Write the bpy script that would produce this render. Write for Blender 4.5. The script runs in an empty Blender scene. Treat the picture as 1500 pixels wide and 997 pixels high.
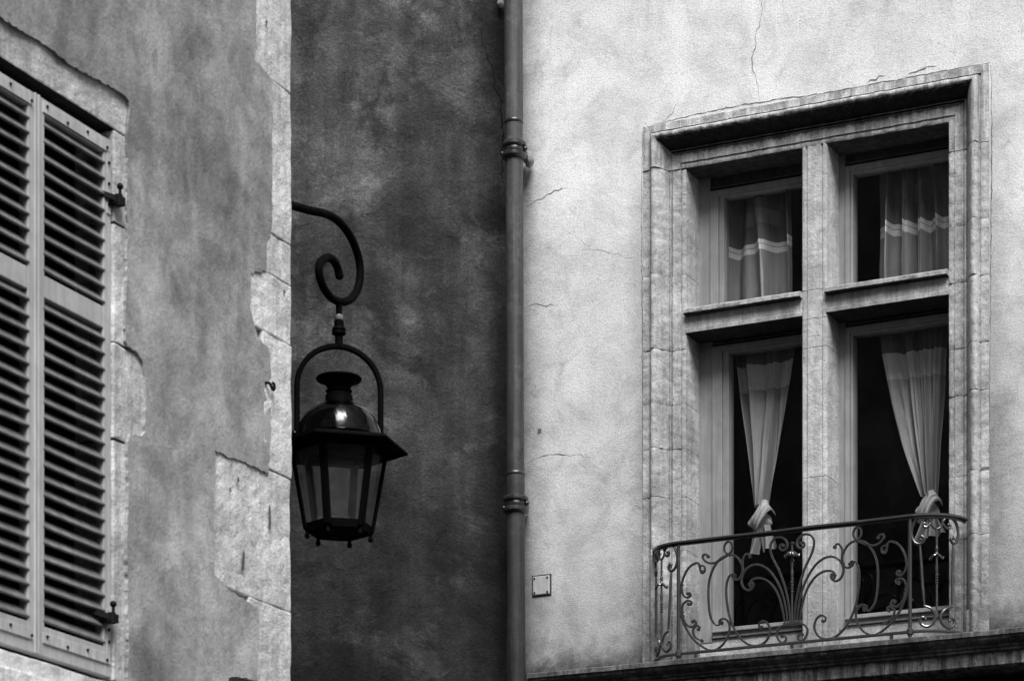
import bpy, bmesh, math, random
from mathutils import Vector, noise

random.seed(11)
R = math.radians
FPX, CX, HY, CAMZ = 4113.0, 750.0, 1800.0, 1.65      # survey of the photograph: focal length, centre, eye level (pixels)

scene = bpy.context.scene
COL = scene.collection

# ------------------------------------------------------------------ survey
class Plane:
    """A facade: origin on the ground, direction along it (a), distance out of it (p) and height (z)."""
    def __init__(s, x, y, deg):
        s.x, s.y, s.ang = x, y, R(deg)
        s.u = (math.cos(s.ang), math.sin(s.ang)); s.n = (math.sin(s.ang), -math.cos(s.ang))
    def at(s, px, py, p=0.0):
        k = (px - CX) / FPX
        a = (k * (s.y + p * s.n[1]) - s.x - p * s.n[0]) / (s.u[0] - k * s.u[1])
        Y = s.y + a * s.u[1] + p * s.n[1]
        return a, CAMZ + (HY - py) / FPX * Y
    def a(s, px, p=0.0): return s.at(px, 0, p)[0]
    def z(s, px, py, p=0.0): return s.at(px, py, p)[1]
    def px_of(s, a, p):
        X = s.x + a * s.u[0] + p * s.n[0]; Y = s.y + a * s.u[1] + p * s.n[1]
        return CX + FPX * X / Y, Y
    def root(s): return (s.x, s.y, 0.0)

PR = Plane(1.623, 15.0, -25.54)      # pale house on the right
PL = Plane(-1.482, 9.1, 64.46)       # house with the shutters
PM = Plane(0.0, 15.80, 17.5)         # dark house in the corner

# ------------------------------------------------------------------ objects
def tag(o, label=None, cat=None, group=None, kind=None):
    for k, v in (('label', label), ('category', cat), ('group', group), ('kind', kind)):
        if v: o[k] = v
    return o

def empty(name, loc, rz=0.0):
    o = bpy.data.objects.new(name, None); COL.objects.link(o)
    o.location = loc; o.rotation_euler = (0, 0, rz); o.empty_display_size = 0.2
    return o

def nz(v, sc, seed=0.0):
    return noise.noise(Vector((v[0] * sc + seed, v[1] * sc - seed * .7, v[2] * sc + seed * 1.3)))

class MB:
    """Collects shapes given as (along, out, up) and links them as one mesh object."""
    def __init__(s): s.v, s.f, s.m = [], [], []
    def add(s, vs, fs, mi=0):
        o = len(s.v); s.v += [tuple(v) for v in vs]
        s.f += [[i + o for i in f] for f in fs]; s.m += [mi] * len(fs)
    def box(s, a0, a1, p0, p1, z0, z1, mi=0):
        vs = [(a, p, z) for z in (z0, z1) for p in (p0, p1) for a in (a0, a1)]
        s.add(vs, [(0, 1, 3, 2), (4, 6, 7, 5), (0, 4, 5, 1), (2, 3, 7, 6), (0, 2, 6, 4), (1, 5, 7, 3)], mi)
    def grid(s, rows, mi=0, closed=False):
        n = len(rows[0]); vs = [v for r in rows for v in r]; fs = []
        for i in range(len(rows) - 1):
            for j in range(n if closed else n - 1):
                k = (j + 1) % n
                fs.append((i * n + j, i * n + k, (i + 1) * n + k, (i + 1) * n + j))
        s.add(vs, fs, mi)
    def loft(s, rows, mi=0):
        """closed rings with flat end caps"""
        s.grid(rows, mi, True)
        n = len(rows[0]); o = len(s.v) - n * len(rows)
        s.f.append([o + j for j in range(n)][::-1]); s.m.append(mi)
        s.f.append([o + (len(rows) - 1) * n + j for j in range(n)]); s.m.append(mi)
    def tube(s, path, r, sides=8, mi=0):
        P = [Vector(p) for p in path]; n = len(P)
        rr = r if isinstance(r, (list, tuple)) else [r] * n
        T = [(P[min(i + 1, n - 1)] - P[max(i - 1, 0)]).normalized() for i in range(n)]
        ref = Vector((0, 0, 1)) if abs(T[0].z) < .9 else Vector((1, 0, 0))
        N = (ref - T[0] * ref.dot(T[0])).normalized(); rows = []
        for i in range(n):
            N = (N - T[i] * N.dot(T[i])).normalized(); B = T[i].cross(N)
            rows.append([P[i] + (N * math.cos(2 * math.pi * j / sides) + B * math.sin(2 * math.pi * j / sides)) * rr[i] for j in range(sides)])
        s.loft(rows, mi)
    def bar(s, path, w, h, mi=0):
        """flat bar swept along a path, width level, height up"""
        P = [Vector(p) for p in path]; n = len(P); rows = []
        for i in range(n):
            T = P[min(i + 1, n - 1)] - P[max(i - 1, 0)]; T.normalize()
            S = T.cross(Vector((0, 0, 1))).normalized(); U = S.cross(T).normalized()
            b = min(w, h) * .22
            rows.append([P[i] + S * x + U * y for x, y in ((-w/2+b, -h/2), (w/2-b, -h/2), (w/2, -h/2+b), (w/2, h/2-b), (w/2-b, h/2), (-w/2+b, h/2), (-w/2, h/2-b), (-w/2, -h/2+b))])
        s.loft(rows, mi)
    def strap(s, path, nrm, w, t, mi=0):
        """flat iron bar bent in a plane: width w along nrm, thickness t in the plane"""
        P = [Vector(p) for p in path]; n = len(P); Nn = Vector(nrm).normalized(); rows = []
        for i in range(n):
            T = (P[min(i + 1, n - 1)] - P[max(i - 1, 0)]).normalized(); S = T.cross(Nn).normalized()
            tt = t[i] if isinstance(t, (list, tuple)) else t
            rows.append([P[i] + S * x * tt + Nn * y * w for x, y in ((-.5, -.3), (-.3, -.5), (.3, -.5), (.5, -.3), (.5, .3), (.3, .5), (-.3, .5), (-.5, .3))])
        s.loft(rows, mi)
    def lathe(s, c, prof, sides=24, mi=0, ang=0.0):
        rows = [[(c[0] + r * math.cos(ang + 2 * math.pi * j / sides), c[1] + r * math.sin(ang + 2 * math.pi * j / sides), c[2] + z) for j in range(sides)] for r, z in prof]
        s.loft(rows, mi)
    def ball(s, c, r, mi=0, seg=10):
        s.lathe(c, [(max(r * math.sin(math.pi * i / seg), r * .04), -r * math.cos(math.pi * i / seg)) for i in range(seg + 1)], 12, mi)
    def build(s, name, mats, parent=None, bevel=0.0, smooth=False, rough=None, cut=None, flip=True):
        me = bpy.data.meshes.new(name)
        me.from_pydata([(a, -p, z) for a, p, z in s.v] if flip else s.v, [], s.f)
        bm = bmesh.new(); bm.from_mesh(me)
        for f, mi in zip(bm.faces, s.m): f.material_index = mi
        bmesh.ops.recalc_face_normals(bm, faces=bm.faces[:])
        if bevel:
            es = [e for e in bm.edges if len(e.link_faces) == 2 and e.calc_face_angle(0) > .6]
            bmesh.ops.bevel(bm, geom=es, offset=bevel, segments=2, profile=.6, affect='EDGES', clamp_overlap=True)
        if rough:
            amp, sc, step = rough
            for _ in range(6):
                es = [e for e in bm.edges if e.calc_length() > step]
                if not es or len(bm.verts) > 60000: break
                bmesh.ops.subdivide_edges(bm, edges=es, cuts=1, use_grid_fill=True)
            sd = random.random() * 50
            bm.normal_update()
            for v in bm.verts:
                d = nz(v.co, sc, sd) * .6 + nz(v.co, sc * 2.7, sd + 9) * .3 + nz(v.co, sc * 7, sd + 5) * .18
                v.co += v.normal * d * amp
        if smooth:
            for f in bm.faces: f.smooth = True
            bm.normal_update()
            for e in bm.edges:
                if len(e.link_faces) == 2 and e.calc_face_angle(0) > .7: e.smooth = False
        bm.to_mesh(me); bm.free()
        for m in (mats if isinstance(mats, (list, tuple)) else [mats]): me.materials.append(m)
        o = bpy.data.objects.new(name, me); COL.objects.link(o)
        if parent: o.parent = parent
        return o

def catmull(P, k=6, closed=False):
    P = [Vector(p) for p in P]; n = len(P); out = []
    for i in range(n - 1):
        p0, p1, p2, p3 = P[max(i - 1, 0)], P[i], P[i + 1], P[min(i + 2, n - 1)]
        for j in range(k):
            t = j / k
            out.append(.5 * ((2 * p1) + (p2 - p0) * t + (2 * p0 - 5 * p1 + 4 * p2 - p3) * t * t + (3 * p1 - p0 - 3 * p2 + p3) * t ** 3))
    out.append(P[-1]); return out

def jag(pts, step, amp, sc=18.0, seed=0.0):
    """polyline in (a, z) cut into short steps and made uneven"""
    out = []
    for (a0, z0), (a1, z1) in zip(pts, pts[1:]):
        L = math.hypot(a1 - a0, z1 - z0); n = max(1, int(L / step))
        for i in range(n):
            t = i / n; a, z = a0 + (a1 - a0) * t, z0 + (z1 - z0) * t
            out.append((a + amp * nz((a, z, 1), sc, seed), z + amp * nz((a, z, 7), sc, seed + 3)))
    out.append(pts[-1]); return out

# ------------------------------------------------------------------ materials
class Nodes:
    def __init__(s, name):
        s.mat = bpy.data.materials.new(name); s.mat.use_nodes = True
        s.t = s.mat.node_tree; s.t.nodes.clear()
        s.out = s.t.nodes.new('ShaderNodeOutputMaterial')
        s.co = s.t.nodes.new('ShaderNodeTexCoord').outputs['Object']
        sep = s.t.nodes.new('ShaderNodeSeparateXYZ'); s.t.links.new(s.co, sep.inputs[0])
        s.X, s.Yc, s.Z = sep.outputs
    def put(s, sock, v):
        if isinstance(v, (int, float)): sock.default_value = v
        else: s.t.links.new(v, sock)
    def math(s, op, a, b=0.0, c=None, clamp=False):
        n = s.t.nodes.new('ShaderNodeMath'); n.operation = op; n.use_clamp = clamp
        s.put(n.inputs[0], a); s.put(n.inputs[1], b)
        if c is not None: s.put(n.inputs[2], c)
        return n.outputs[0]
    def scaled(s, sx, sy, sz, off=(0, 0, 0)):
        n = s.t.nodes.new('ShaderNodeMapping'); s.t.links.new(s.co, n.inputs[0])
        n.inputs['Scale'].default_value = (sx, sy, sz); n.inputs['Location'].default_value = off
        return n.outputs[0]
    def noise(s, sc, det=4, rough=.6, dist=0.0, vec=None):
        n = s.t.nodes.new('ShaderNodeTexNoise'); s.t.links.new(vec or s.co, n.inputs['Vector'])
        n.inputs['Scale'].default_value = sc; n.inputs['Detail'].default_value = det
        n.inputs['Roughness'].default_value = rough; n.inputs['Distortion'].default_value = dist
        return n.outputs[0]
    def rng(s, v, a0, a1, b0, b1, smooth=True):
        n = s.t.nodes.new('ShaderNodeMapRange'); n.interpolation_type = 'SMOOTHSTEP' if smooth else 'LINEAR'
        s.put(n.inputs[0], v)
        for i, x in enumerate((a0, a1, b0, b1)): n.inputs[i + 1].default_value = x
        return n.outputs[0]
    def mul(s, *vs):
        r = vs[0]
        for v in vs[1:]: r = s.math('MULTIPLY', r, v)
        return r
    def bump(s, h, dist, strength=1.0, prev=None):
        n = s.t.nodes.new('ShaderNodeBump'); s.put(n.inputs['Height'], h)
        n.inputs['Distance'].default_value = dist; n.inputs['Strength'].default_value = strength
        if prev is not None: s.t.links.new(prev, n.inputs['Normal'])
        return n.outputs[0]
    def surface(s, col, rough=.85, normal=None, metal=0.0, spec=.5):
        b = s.t.nodes.new('ShaderNodeBsdfPrincipled')
        if isinstance(col, (int, float)): b.inputs['Base Color'].default_value = (col, col, col, 1)
        else: s.t.links.new(col, b.inputs['Base Color'])
        s.put(b.inputs['Roughness'], rough); b.inputs['Metallic'].default_value = metal
        b.inputs['Specular IOR Level'].default_value = spec
        if normal is not None: s.t.links.new(normal, b.inputs['Normal'])
        s.t.links.new(b.outputs[0], s.out.inputs[0]); return s.mat

def mat_pale_render():
    """roughcast on the right house: fine grain, clouds, grime towards the ledge and beside the stone"""
    n = Nodes('pale_roughcast')
    clouds = n.rng(n.noise(.8, 5, .6, .5), .3, .7, .84, 1.08)
    blot = n.rng(n.noise(3.6, 8, .74, .8), .30, .60, .78, 1.05)
    scuff = n.rng(n.noise(9, 7, .8, .4, n.scaled(1, 1, .8, (5, 2, 3))), .30, .45, .72, 1.0)
    grain = n.rng(n.noise(105, 4, .8), .30, .58, .66, 1.07)
    pits = n.rng(n.noise(48, 5, .8, .3), .30, .40, .45, 1.0)
    runs = n.rng(n.noise(1.0, 5, .65, .2, n.scaled(5.5, 5.5, .55)), .30, .72, .94, 1.03)
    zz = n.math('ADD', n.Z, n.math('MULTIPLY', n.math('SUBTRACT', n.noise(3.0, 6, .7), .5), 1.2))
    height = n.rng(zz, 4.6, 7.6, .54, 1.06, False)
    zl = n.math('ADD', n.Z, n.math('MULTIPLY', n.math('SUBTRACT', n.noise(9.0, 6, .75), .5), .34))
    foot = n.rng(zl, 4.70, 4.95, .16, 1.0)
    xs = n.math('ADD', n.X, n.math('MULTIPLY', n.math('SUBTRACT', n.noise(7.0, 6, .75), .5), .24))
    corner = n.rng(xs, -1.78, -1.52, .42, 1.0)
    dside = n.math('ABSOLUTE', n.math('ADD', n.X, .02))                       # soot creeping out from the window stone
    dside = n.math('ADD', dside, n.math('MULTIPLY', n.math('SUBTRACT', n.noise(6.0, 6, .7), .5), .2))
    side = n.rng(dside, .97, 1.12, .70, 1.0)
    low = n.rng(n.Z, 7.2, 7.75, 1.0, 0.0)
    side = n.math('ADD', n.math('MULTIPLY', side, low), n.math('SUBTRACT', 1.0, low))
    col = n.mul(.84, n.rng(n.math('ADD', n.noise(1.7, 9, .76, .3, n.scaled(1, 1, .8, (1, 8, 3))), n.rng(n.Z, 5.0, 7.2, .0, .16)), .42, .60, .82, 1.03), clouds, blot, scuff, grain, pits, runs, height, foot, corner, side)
    h = n.math('ADD', n.math('MULTIPLY', n.noise(125, 4, .75), .8), n.math('MULTIPLY', n.noise(42, 4, .6), .45))
    b = n.bump(n.noise(2.2, 3, .5), .016, .6); b = n.bump(h, .0062, .8, b)
    return n.surface(col, .95, b, spec=.2)

def mat_dark_render():
    """trowelled dark render in the recess: swirling ridges, darker towards the ground"""
    n = Nodes('dark_trowelled_render')
    clouds = n.rng(n.noise(1.2, 6, .6, .3), .34, .66, .52, 1.5)
    wipe = n.rng(n.noise(2.4, 8, .72, .4, n.scaled(.8, .8, 1.2, (2, 0, 6))), .52, .66, 1.0, 2.1)
    damp = n.rng(n.noise(1.7, 8, .7, .3, n.scaled(1, 1, 1, (7, 0, 1))), .54, .62, 1.0, .5)
    patch = n.rng(n.noise(2.8, 9, .78, .5, n.scaled(1, 1, 1.25)), .36, .64, .62, 1.36)
    runs = n.rng(n.noise(1.0, 6, .7, .3, n.scaled(6.0, 6.0, .5)), .36, .66, .74, 1.2)
    grain = n.rng(n.noise(70, 5, .85, .3), .32, .66, .58, 1.3)
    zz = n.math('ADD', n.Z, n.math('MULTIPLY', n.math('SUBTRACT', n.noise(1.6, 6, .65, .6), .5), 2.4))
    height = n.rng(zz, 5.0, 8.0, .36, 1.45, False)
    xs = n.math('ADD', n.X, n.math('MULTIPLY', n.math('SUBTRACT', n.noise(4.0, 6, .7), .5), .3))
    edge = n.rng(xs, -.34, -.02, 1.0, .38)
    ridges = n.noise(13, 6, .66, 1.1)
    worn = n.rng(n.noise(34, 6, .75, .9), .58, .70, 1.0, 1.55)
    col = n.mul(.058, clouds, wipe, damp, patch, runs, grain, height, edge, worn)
    fine = n.noise(60, 5, .75, .8)
    b = n.bump(n.noise(2.6, 4, .5, .3), .02, .7); b = n.bump(ridges, .014, .8, b); b = n.bump(fine, .008, .9, b)
    return n.surface(col, .88, b, spec=.25)

def mat_old_plaster():
    """smooth, weather-streaked plaster on the house with shutters"""
    n = Nodes('streaked_old_plaster')
    clouds = n.rng(n.noise(1.4, 6, .6, .3), .32, .68, .72, 1.14)
    blot = n.rng(n.noise(3.8, 8, .7, .3), .36, .64, .68, 1.18)
    stain = n.rng(n.noise(2.1, 8, .7, .3, n.scaled(1, 1, .7, (4, 1, 9))), .54, .66, 1.0, .66)
    scrape = n.rng(n.noise(1.0, 7, .8, .3, n.scaled(30, 30, 14)), .30, .50, .82, 1.03)
    runs = n.rng(n.noise(1.0, 6, .7, .5, n.scaled(6, 6, 1.4)), .34, .70, .82, 1.10)
    dark = n.rng(n.noise(1.0, 5, .65, .3, n.scaled(3.2, 3.2, .8, (3, 1, 2))), .56, .72, 1.0, .62)
    grain = n.rng(n.noise(120, 3, .7), .3, .68, .88, 1.06)
    top = n.rng(n.Z, 4.6, 5.6, 1.0, .88)
    col = n.mul(.45, clouds, blot, runs, scrape, stain, dark, grain, top)
    b = n.bump(n.noise(3.0, 3, .5, .3), .02, .6); b = n.bump(n.noise(17, 6, .75), .006, .8, b); b = n.bump(n.noise(70, 5, .75), .004, .7, b)
    return n.surface(col, .9, b, spec=.25)

def mat_stone(name, base, pit=.6, streak=.3, dirt=.7, seed=0.0, soot=None, sootmin=.25, band=None, under=1.0):
    n = Nodes(name)
    v = n.scaled(1, 1, 1, (seed, seed * .7, seed * 1.9))
    clouds = n.rng(n.noise(2.6, 6, .65, .5, v), .32, .68, dirt, 1.12)
    blot = n.rng(n.noise(13, 6, .7, .8, v), .34, .66, .82, 1.08)
    pits = n.mul(n.rng(n.noise(55, 5, .8, .3, v), .32, .45, 1 - pit, 1.0), n.rng(n.noise(20, 7, .8, .4, v), .30, .42, 1 - pit * .75, 1.0))
    grain = n.rng(n.noise(130, 3, .7, 0, v), .3, .66, .82, 1.07)
    runs = n.rng(n.noise(1.0, 5, .7, .2, n.scaled(26, 26, 1.6, (seed, 0, 0))), .40, .62, 1 - streak, 1.08)
    fs = [base, clouds, blot, pits, grain, runs]
    if soot:
        zs = n.math('ADD', n.Z, n.math('MULTIPLY', n.math('SUBTRACT', n.noise(8, 6, .75), .5), soot[2]))
        fs.append(n.rng(zs, soot[0], soot[1], sootmin, 1.0))
    if under < 1:                                           # soffits darkened in the colour: painted shade, with some soot crust
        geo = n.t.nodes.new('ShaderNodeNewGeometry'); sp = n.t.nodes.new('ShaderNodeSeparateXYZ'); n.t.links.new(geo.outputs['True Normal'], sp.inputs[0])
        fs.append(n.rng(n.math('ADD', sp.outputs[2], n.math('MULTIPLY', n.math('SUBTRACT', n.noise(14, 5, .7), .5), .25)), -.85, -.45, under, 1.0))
    if band:                                                # moulding's underside darkened in the colour: soot crust and painted shade
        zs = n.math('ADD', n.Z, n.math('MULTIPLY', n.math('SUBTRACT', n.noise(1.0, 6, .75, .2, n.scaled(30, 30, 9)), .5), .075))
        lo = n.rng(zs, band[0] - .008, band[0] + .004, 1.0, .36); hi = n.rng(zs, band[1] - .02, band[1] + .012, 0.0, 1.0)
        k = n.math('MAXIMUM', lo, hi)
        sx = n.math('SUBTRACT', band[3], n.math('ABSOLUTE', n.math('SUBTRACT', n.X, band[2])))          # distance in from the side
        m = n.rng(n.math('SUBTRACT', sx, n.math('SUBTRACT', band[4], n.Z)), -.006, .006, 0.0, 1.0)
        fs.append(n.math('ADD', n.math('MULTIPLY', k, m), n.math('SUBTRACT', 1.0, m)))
    col = n.mul(*fs)
    b = n.bump(n.noise(9, 5, .65), .014, .6); b = n.bump(n.noise(26, 5, .7), .009, .8, b); b = n.bump(n.noise(75, 5, .8), .006, .9, b)
    return n.surface(col, .92, b, spec=.2)

def mat_paint(name, base, wear=.25, rough=.6):
    n = Nodes(name)
    runs = n.rng(n.noise(1.0, 6, .7, .3, n.scaled(30, 30, 2.2)), .36, .68, 1 - wear, 1.08)
    blot = n.rng(n.noise(7, 6, .7, .6), .34, .68, 1 - wear * .7, 1.08)
    chips = n.rng(n.noise(38, 5, .75, .2), .27, .34, .55, 1.0)
    col = n.mul(base, runs, blot, chips)
    b = n.bump(n.noise(1.0, 5, .7, 0, n.scaled(70, 70, 5)), .002, .6)
    return n.surface(col, rough, b, spec=.35)

def mat_iron(name, base, rough=.42, worn=2.2, spec=.5, metal=0.0):
    n = Nodes(name)
    blot = n.rng(n.noise(22, 6, .75, .3), .55, .72, 1.0, worn)
    col = n.mul(base, blot)
    rg = n.rng(n.noise(14, 5, .7), .3, .7, rough * .75, rough * 1.4)
    if rough < .2: b0 = n.bump(n.noise(6, 3, .5, .6), .014, .8)
    else: b0 = None
    b = n.bump(n.noise(75, 5, .75), .0025 * min(1.0, rough * 2), .8 if rough > .2 else .12, b0)
    return n.surface(col, rg, b, metal, spec)

def mat_dome():
    """spun dark metal: highlights stretch along the turning marks, shallow dents break them up"""
    n = Nodes('spun_dark_metal')
    b = n.bump(n.noise(7, 3, .5, .5), .012, .8)
    b = n.bump(n.noise(60, 4, .7), .0006, .5, b)
    col = n.mul(.045, n.rng(n.noise(18, 6, .75), .35, .7, .6, 1.5))
    m = n.surface(col, n.rng(n.noise(16, 5, .7), .3, .7, .09, .20), b, 1.0, .5)
    p = [x for x in n.t.nodes if x.type == 'BSDF_PRINCIPLED'][0]
    tg = n.t.nodes.new('ShaderNodeTangent'); tg.direction_type = 'RADIAL'; tg.axis = 'Z'
    n.t.links.new(tg.outputs[0], p.inputs['Tangent']); p.inputs['Anisotropic'].default_value = .85; p.inputs['Anisotropic Rotation'].default_value = .25
    return m

def mat_cloth(name, base, weave=True):
    n = Nodes(name)
    f = n.rng(n.noise(1.0, 5, .6, .3, n.scaled(24, 24, 1.2)), .34, .68, .80, 1.10)
    w = n.rng(n.noise(160, 2, .6), .3, .7, .9, 1.06)
    col = n.mul(base, f, w)
    b = n.bump(n.noise(26, 4, .6), .006, .5)
    d = n.t.nodes.new('ShaderNodeBsdfDiffuse'); n.t.links.new(col, d.inputs[0]); n.t.links.new(b, d.inputs['Normal'])
    t = n.t.nodes.new('ShaderNodeBsdfTranslucent'); n.t.links.new(col, t.inputs[0])
    m = n.t.nodes.new('ShaderNodeMixShader'); m.inputs[0].default_value = .18
    n.t.links.new(d.outputs[0], m.inputs[1]); n.t.links.new(t.outputs[0], m.inputs[2])
    n.t.links.new(m.outputs[0], n.out.inputs[0]); return n.mat

def mat_glass(name, tint=.85, ior=1.5, wob=.0015):
    n = Nodes(name)
    b = n.bump(n.noise(3.5, 3, .5), wob, .5)
    fr = n.t.nodes.new('ShaderNodeLayerWeight'); fr.inputs[0].default_value = .5; n.t.links.new(b, fr.inputs['Normal'])
    fc = n.math('ADD', n.math('MULTIPLY', n.math('POWER', fr.outputs['Facing'], 5.0), .92), .07)
    tr = n.t.nodes.new('ShaderNodeBsdfTransparent'); tr.inputs[0].default_value = (tint, tint, tint, 1)
    gl = n.t.nodes.new('ShaderNodeBsdfGlossy'); gl.inputs['Roughness'].default_value = .015; n.t.links.new(b, gl.inputs['Normal'])
    m = n.t.nodes.new('ShaderNodeMixShader'); n.t.links.new(fc, m.inputs[0])
    n.t.links.new(tr.outputs[0], m.inputs[1]); n.t.links.new(gl.outputs[0], m.inputs[2])
    n.t.links.new(m.outputs[0], n.out.inputs[0]); return n.mat

def mat_lantern_glass():
    """dusty lantern pane: mostly clear, a film of grime that catches the light"""
    n = Nodes('dusty_lantern_glass')
    tr = n.t.nodes.new('ShaderNodeBsdfTransparent'); tr.inputs[0].default_value = (.9, .9, .9, 1)
    df = n.t.nodes.new('ShaderNodeBsdfDiffuse')
    c = n.math('MULTIPLY', .30, n.rng(n.noise(9, 6, .7, .6), .3, .7, .7, 1.2)); n.t.links.new(c, df.inputs[0])
    gl = n.t.nodes.new('ShaderNodeBsdfGlossy'); gl.inputs['Roughness'].default_value = .05
    m1 = n.t.nodes.new('ShaderNodeMixShader'); m1.inputs[0].default_value = .10
    n.t.links.new(tr.outputs[0], m1.inputs[1]); n.t.links.new(df.outputs[0], m1.inputs[2])
    fr = n.t.nodes.new('ShaderNodeLayerWeight'); fr.inputs[0].default_value = .5
    fc = n.math('ADD', n.math('MULTIPLY', n.math('POWER', fr.outputs['Facing'], 5.0), .9), .06)
    m2 = n.t.nodes.new('ShaderNodeMixShader'); n.t.links.new(fc, m2.inputs[0])
    n.t.links.new(m1.outputs[0], m2.inputs[1]); n.t.links.new(gl.outputs[0], m2.inputs[2])
    n.t.links.new(m2.outputs[0], n.out.inputs[0]); return n.mat

def mat_flat(name, c, rough=.9):
    n = Nodes(name); return n.surface(n.mul(c, n.rng(n.noise(20, 4, .6), .3, .7, .8, 1.2)), rough, spec=.1)

def mat_pipe():
    n = Nodes('weathered_zinc_pipe')
    runs = n.rng(n.noise(1.0, 6, .7, .3, n.scaled(40, 40, 1.1)), .34, .68, .62, 1.25)
    high = n.rng(n.Z, 5.2, 8.0, .62, 1.5, False)
    dent = n.noise(3.0, 3, .5)
    col = n.mul(.048, runs, n.rng(n.noise(9, 8, .8, .4), .50, .62, 1.0, 1.5), n.rng(n.noise(6, 7, .75, .3, n.scaled(1, 1, .6)), .34, .46, .6, 1.0), high, n.rng(n.noise(30, 5, .7), .3, .7, .85, 1.1))
    b = n.bump(dent, .01, .5); b = n.bump(n.noise(60, 4, .7), .002, .5, b)
    return n.surface(col, .5, b, spec=.45)

ZHEADTOP = (PR.z(942.5, 190) + PR.z(1449, 91)) / 2
M = dict(
    pale=mat_pale_render(), dark=mat_dark_render(), plaster=mat_old_plaster(),
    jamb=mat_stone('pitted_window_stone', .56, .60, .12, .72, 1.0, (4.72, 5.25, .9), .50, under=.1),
    head=mat_stone('sooty_shaded_head_stone', .64, .60, .40, .74, 4.0, under=.14, band=(ZHEADTOP - .166, ZHEADTOP - .082, (PR.a(942.5) + PR.a(1449)) / 2, (PR.a(1449) - PR.a(942.5)) / 2, ZHEADTOP)),
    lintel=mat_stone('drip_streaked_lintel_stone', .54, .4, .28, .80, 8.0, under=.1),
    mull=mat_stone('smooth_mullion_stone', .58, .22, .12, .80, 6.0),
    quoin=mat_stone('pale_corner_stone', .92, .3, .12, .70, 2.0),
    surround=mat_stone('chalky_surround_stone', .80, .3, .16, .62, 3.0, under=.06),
    core=mat_stone('shadowed_masonry', .09, .6, .3, .6, 5.0),
    ledge=mat_stone('soot_black_ledge_stone', .20, .75, .45, .40, 7.0),
    fascia=mat_stone('stained_fascia_stone', .36, .75, .75, .35, 9.0),
    frame=mat_paint('chalky_window_paint', .27, .16, .55),
    board=mat_paint('dull_window_board', .10, .3, .7),
    shutter=mat_paint('grey_shutter_paint', .50, .14, .5),
    slat=mat_paint('grey_slat_paint', .20, .3, .5),
    strap=mat_paint('worn_strap_paint', .60, .25, .45),
    iron=mat_iron('black_wrought_iron', .006, .6, 1.8, .15),
    railiron=mat_iron('polished_wrought_iron', .06, .20, 2.2, 1.0, metal=.35),
    lamp=mat_iron('matt_black_lamp_iron', .003, .6, 1.6, .03),
    gloss=mat_dome(),
    collar=mat_iron('worn_brass_grey', .20, .3, 1.8, .8),
    pipe=mat_pipe(), clamp=mat_iron('black_pipe_clamp', .018, .30, 4.0, .8),
    crack=mat_flat('crack_shadow', .13), crackdark=mat_flat('deep_crack_shadow', .008),
    void=mat_flat('unlit_room_and_backing', .010), shop=mat_flat('black_shopfront_board', .010, .8),
    glass=mat_glass('window_glass'), lampglass=mat_lantern_glass(),
    cmid=mat_cloth('striped_cloth_and_reflection', .34),
    cdark=mat_cloth('dim_curtain_cloth', .20), cband_refl=mat_cloth('pale_stripe_and_reflection', .88), clight=mat_cloth('grey_curtain_cloth', .50),
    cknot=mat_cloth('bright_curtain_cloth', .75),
    plate=mat_paint('painted_metal_plate', .42, .12, .5), mortar=mat_stone('pale_mortar_lump', .42, .5, .1, .7, 12.0),
    roof=mat_paint('weathered_roof_tile', .10, .4, .8), street=mat_stone('worn_street_stone', .045, .5, .1, .7, 14.0),
)

# ------------------------------------------------------------------ ground
g = MB(); g.box(-150, 150, -150, 150, -.3, 0); tag(g.build('ground', M['street'], flip=False), kind='structure')

# ------------------------------------------------------------------ pale house on the right
house = tag(empty('pale_house', PR.root(), PR.ang), 'pale roughcast house at right with tall stone cross window and iron balcony', 'house')
PF = -.05                                                  # flat stone face, set back behind the roll moulding
aL, aR = PR.a(942.5), PR.a(1449)
zT = (PR.z(942.5, 190) + PR.z(1449, 91)) / 2
W = .232
oL = aL + W; oR = aR - W                                   # stone opening, left and right edge
zHead = zT - W - .012
mL, mR = PR.a(1174, PF), PR.a(1211.5, PF)                  # mullion
zTr1 = (PR.z(1003, 455, PF) + PR.z(1395, 395, PF)) / 2     # transom top and underside
zTr0 = (PR.z(1003, 490, PF) + PR.z(1395, 430, PF)) / 2
LD = .26                                                   # the ledge
zLt = (PR.z(1470, 915, LD) + PR.z(850, 982, LD)) / 2
zLb = zLt - .175
aLedge = PR.a(790, .1)
TOP = 10.6

w = MB()
w.box(-1.83, aL, -.45, 0, zLb - .02, TOP)
w.box(aR, 7, -.45, 0, zLb - .02, TOP)
w.box(aL, aR, -.45, 0, zT, TOP)
w.box(-1.83, 7, -.45, -.02, 0, zLb - .02)
wall_obj = None
def crack(mb, pl, pts, wid, p=.0015, amp=.016, mi=1):
    """thin uneven fissure along photographed points on a facade"""
    q = [pl.at(x, y) for x, y in pts]
    q = jag(q, .02, amp, 30, random.random() * 20)
    n = len(q)
    L, Rr = [], []
    for i, (a, z) in enumerate(q):
        ta, tz = q[min(i + 1, n - 1)][0] - q[max(i - 1, 0)][0], q[min(i + 1, n - 1)][1] - q[max(i - 1, 0)][1]
        l = math.hypot(ta, tz) or 1; hw = wid * (.35 + .65 * abs(math.sin(3.1 * i / max(n - 1, 1)))) * random.uniform(.3, 1.0) * .36
        L.append((a - tz / l * hw, p, z + ta / l * hw)); Rr.append((a + tz / l * hw, p, z - ta / l * hw))
    mb.grid([L, Rr], mi)
crack(w, PR, [(1117, 0), (1116, 22), (1108, 50), (1102, 88), (1109, 120), (1113, 148)], .007)
crack(w, PR, [(772, 301), (792, 292), (812, 281), (832, 275)], .007)
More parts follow.
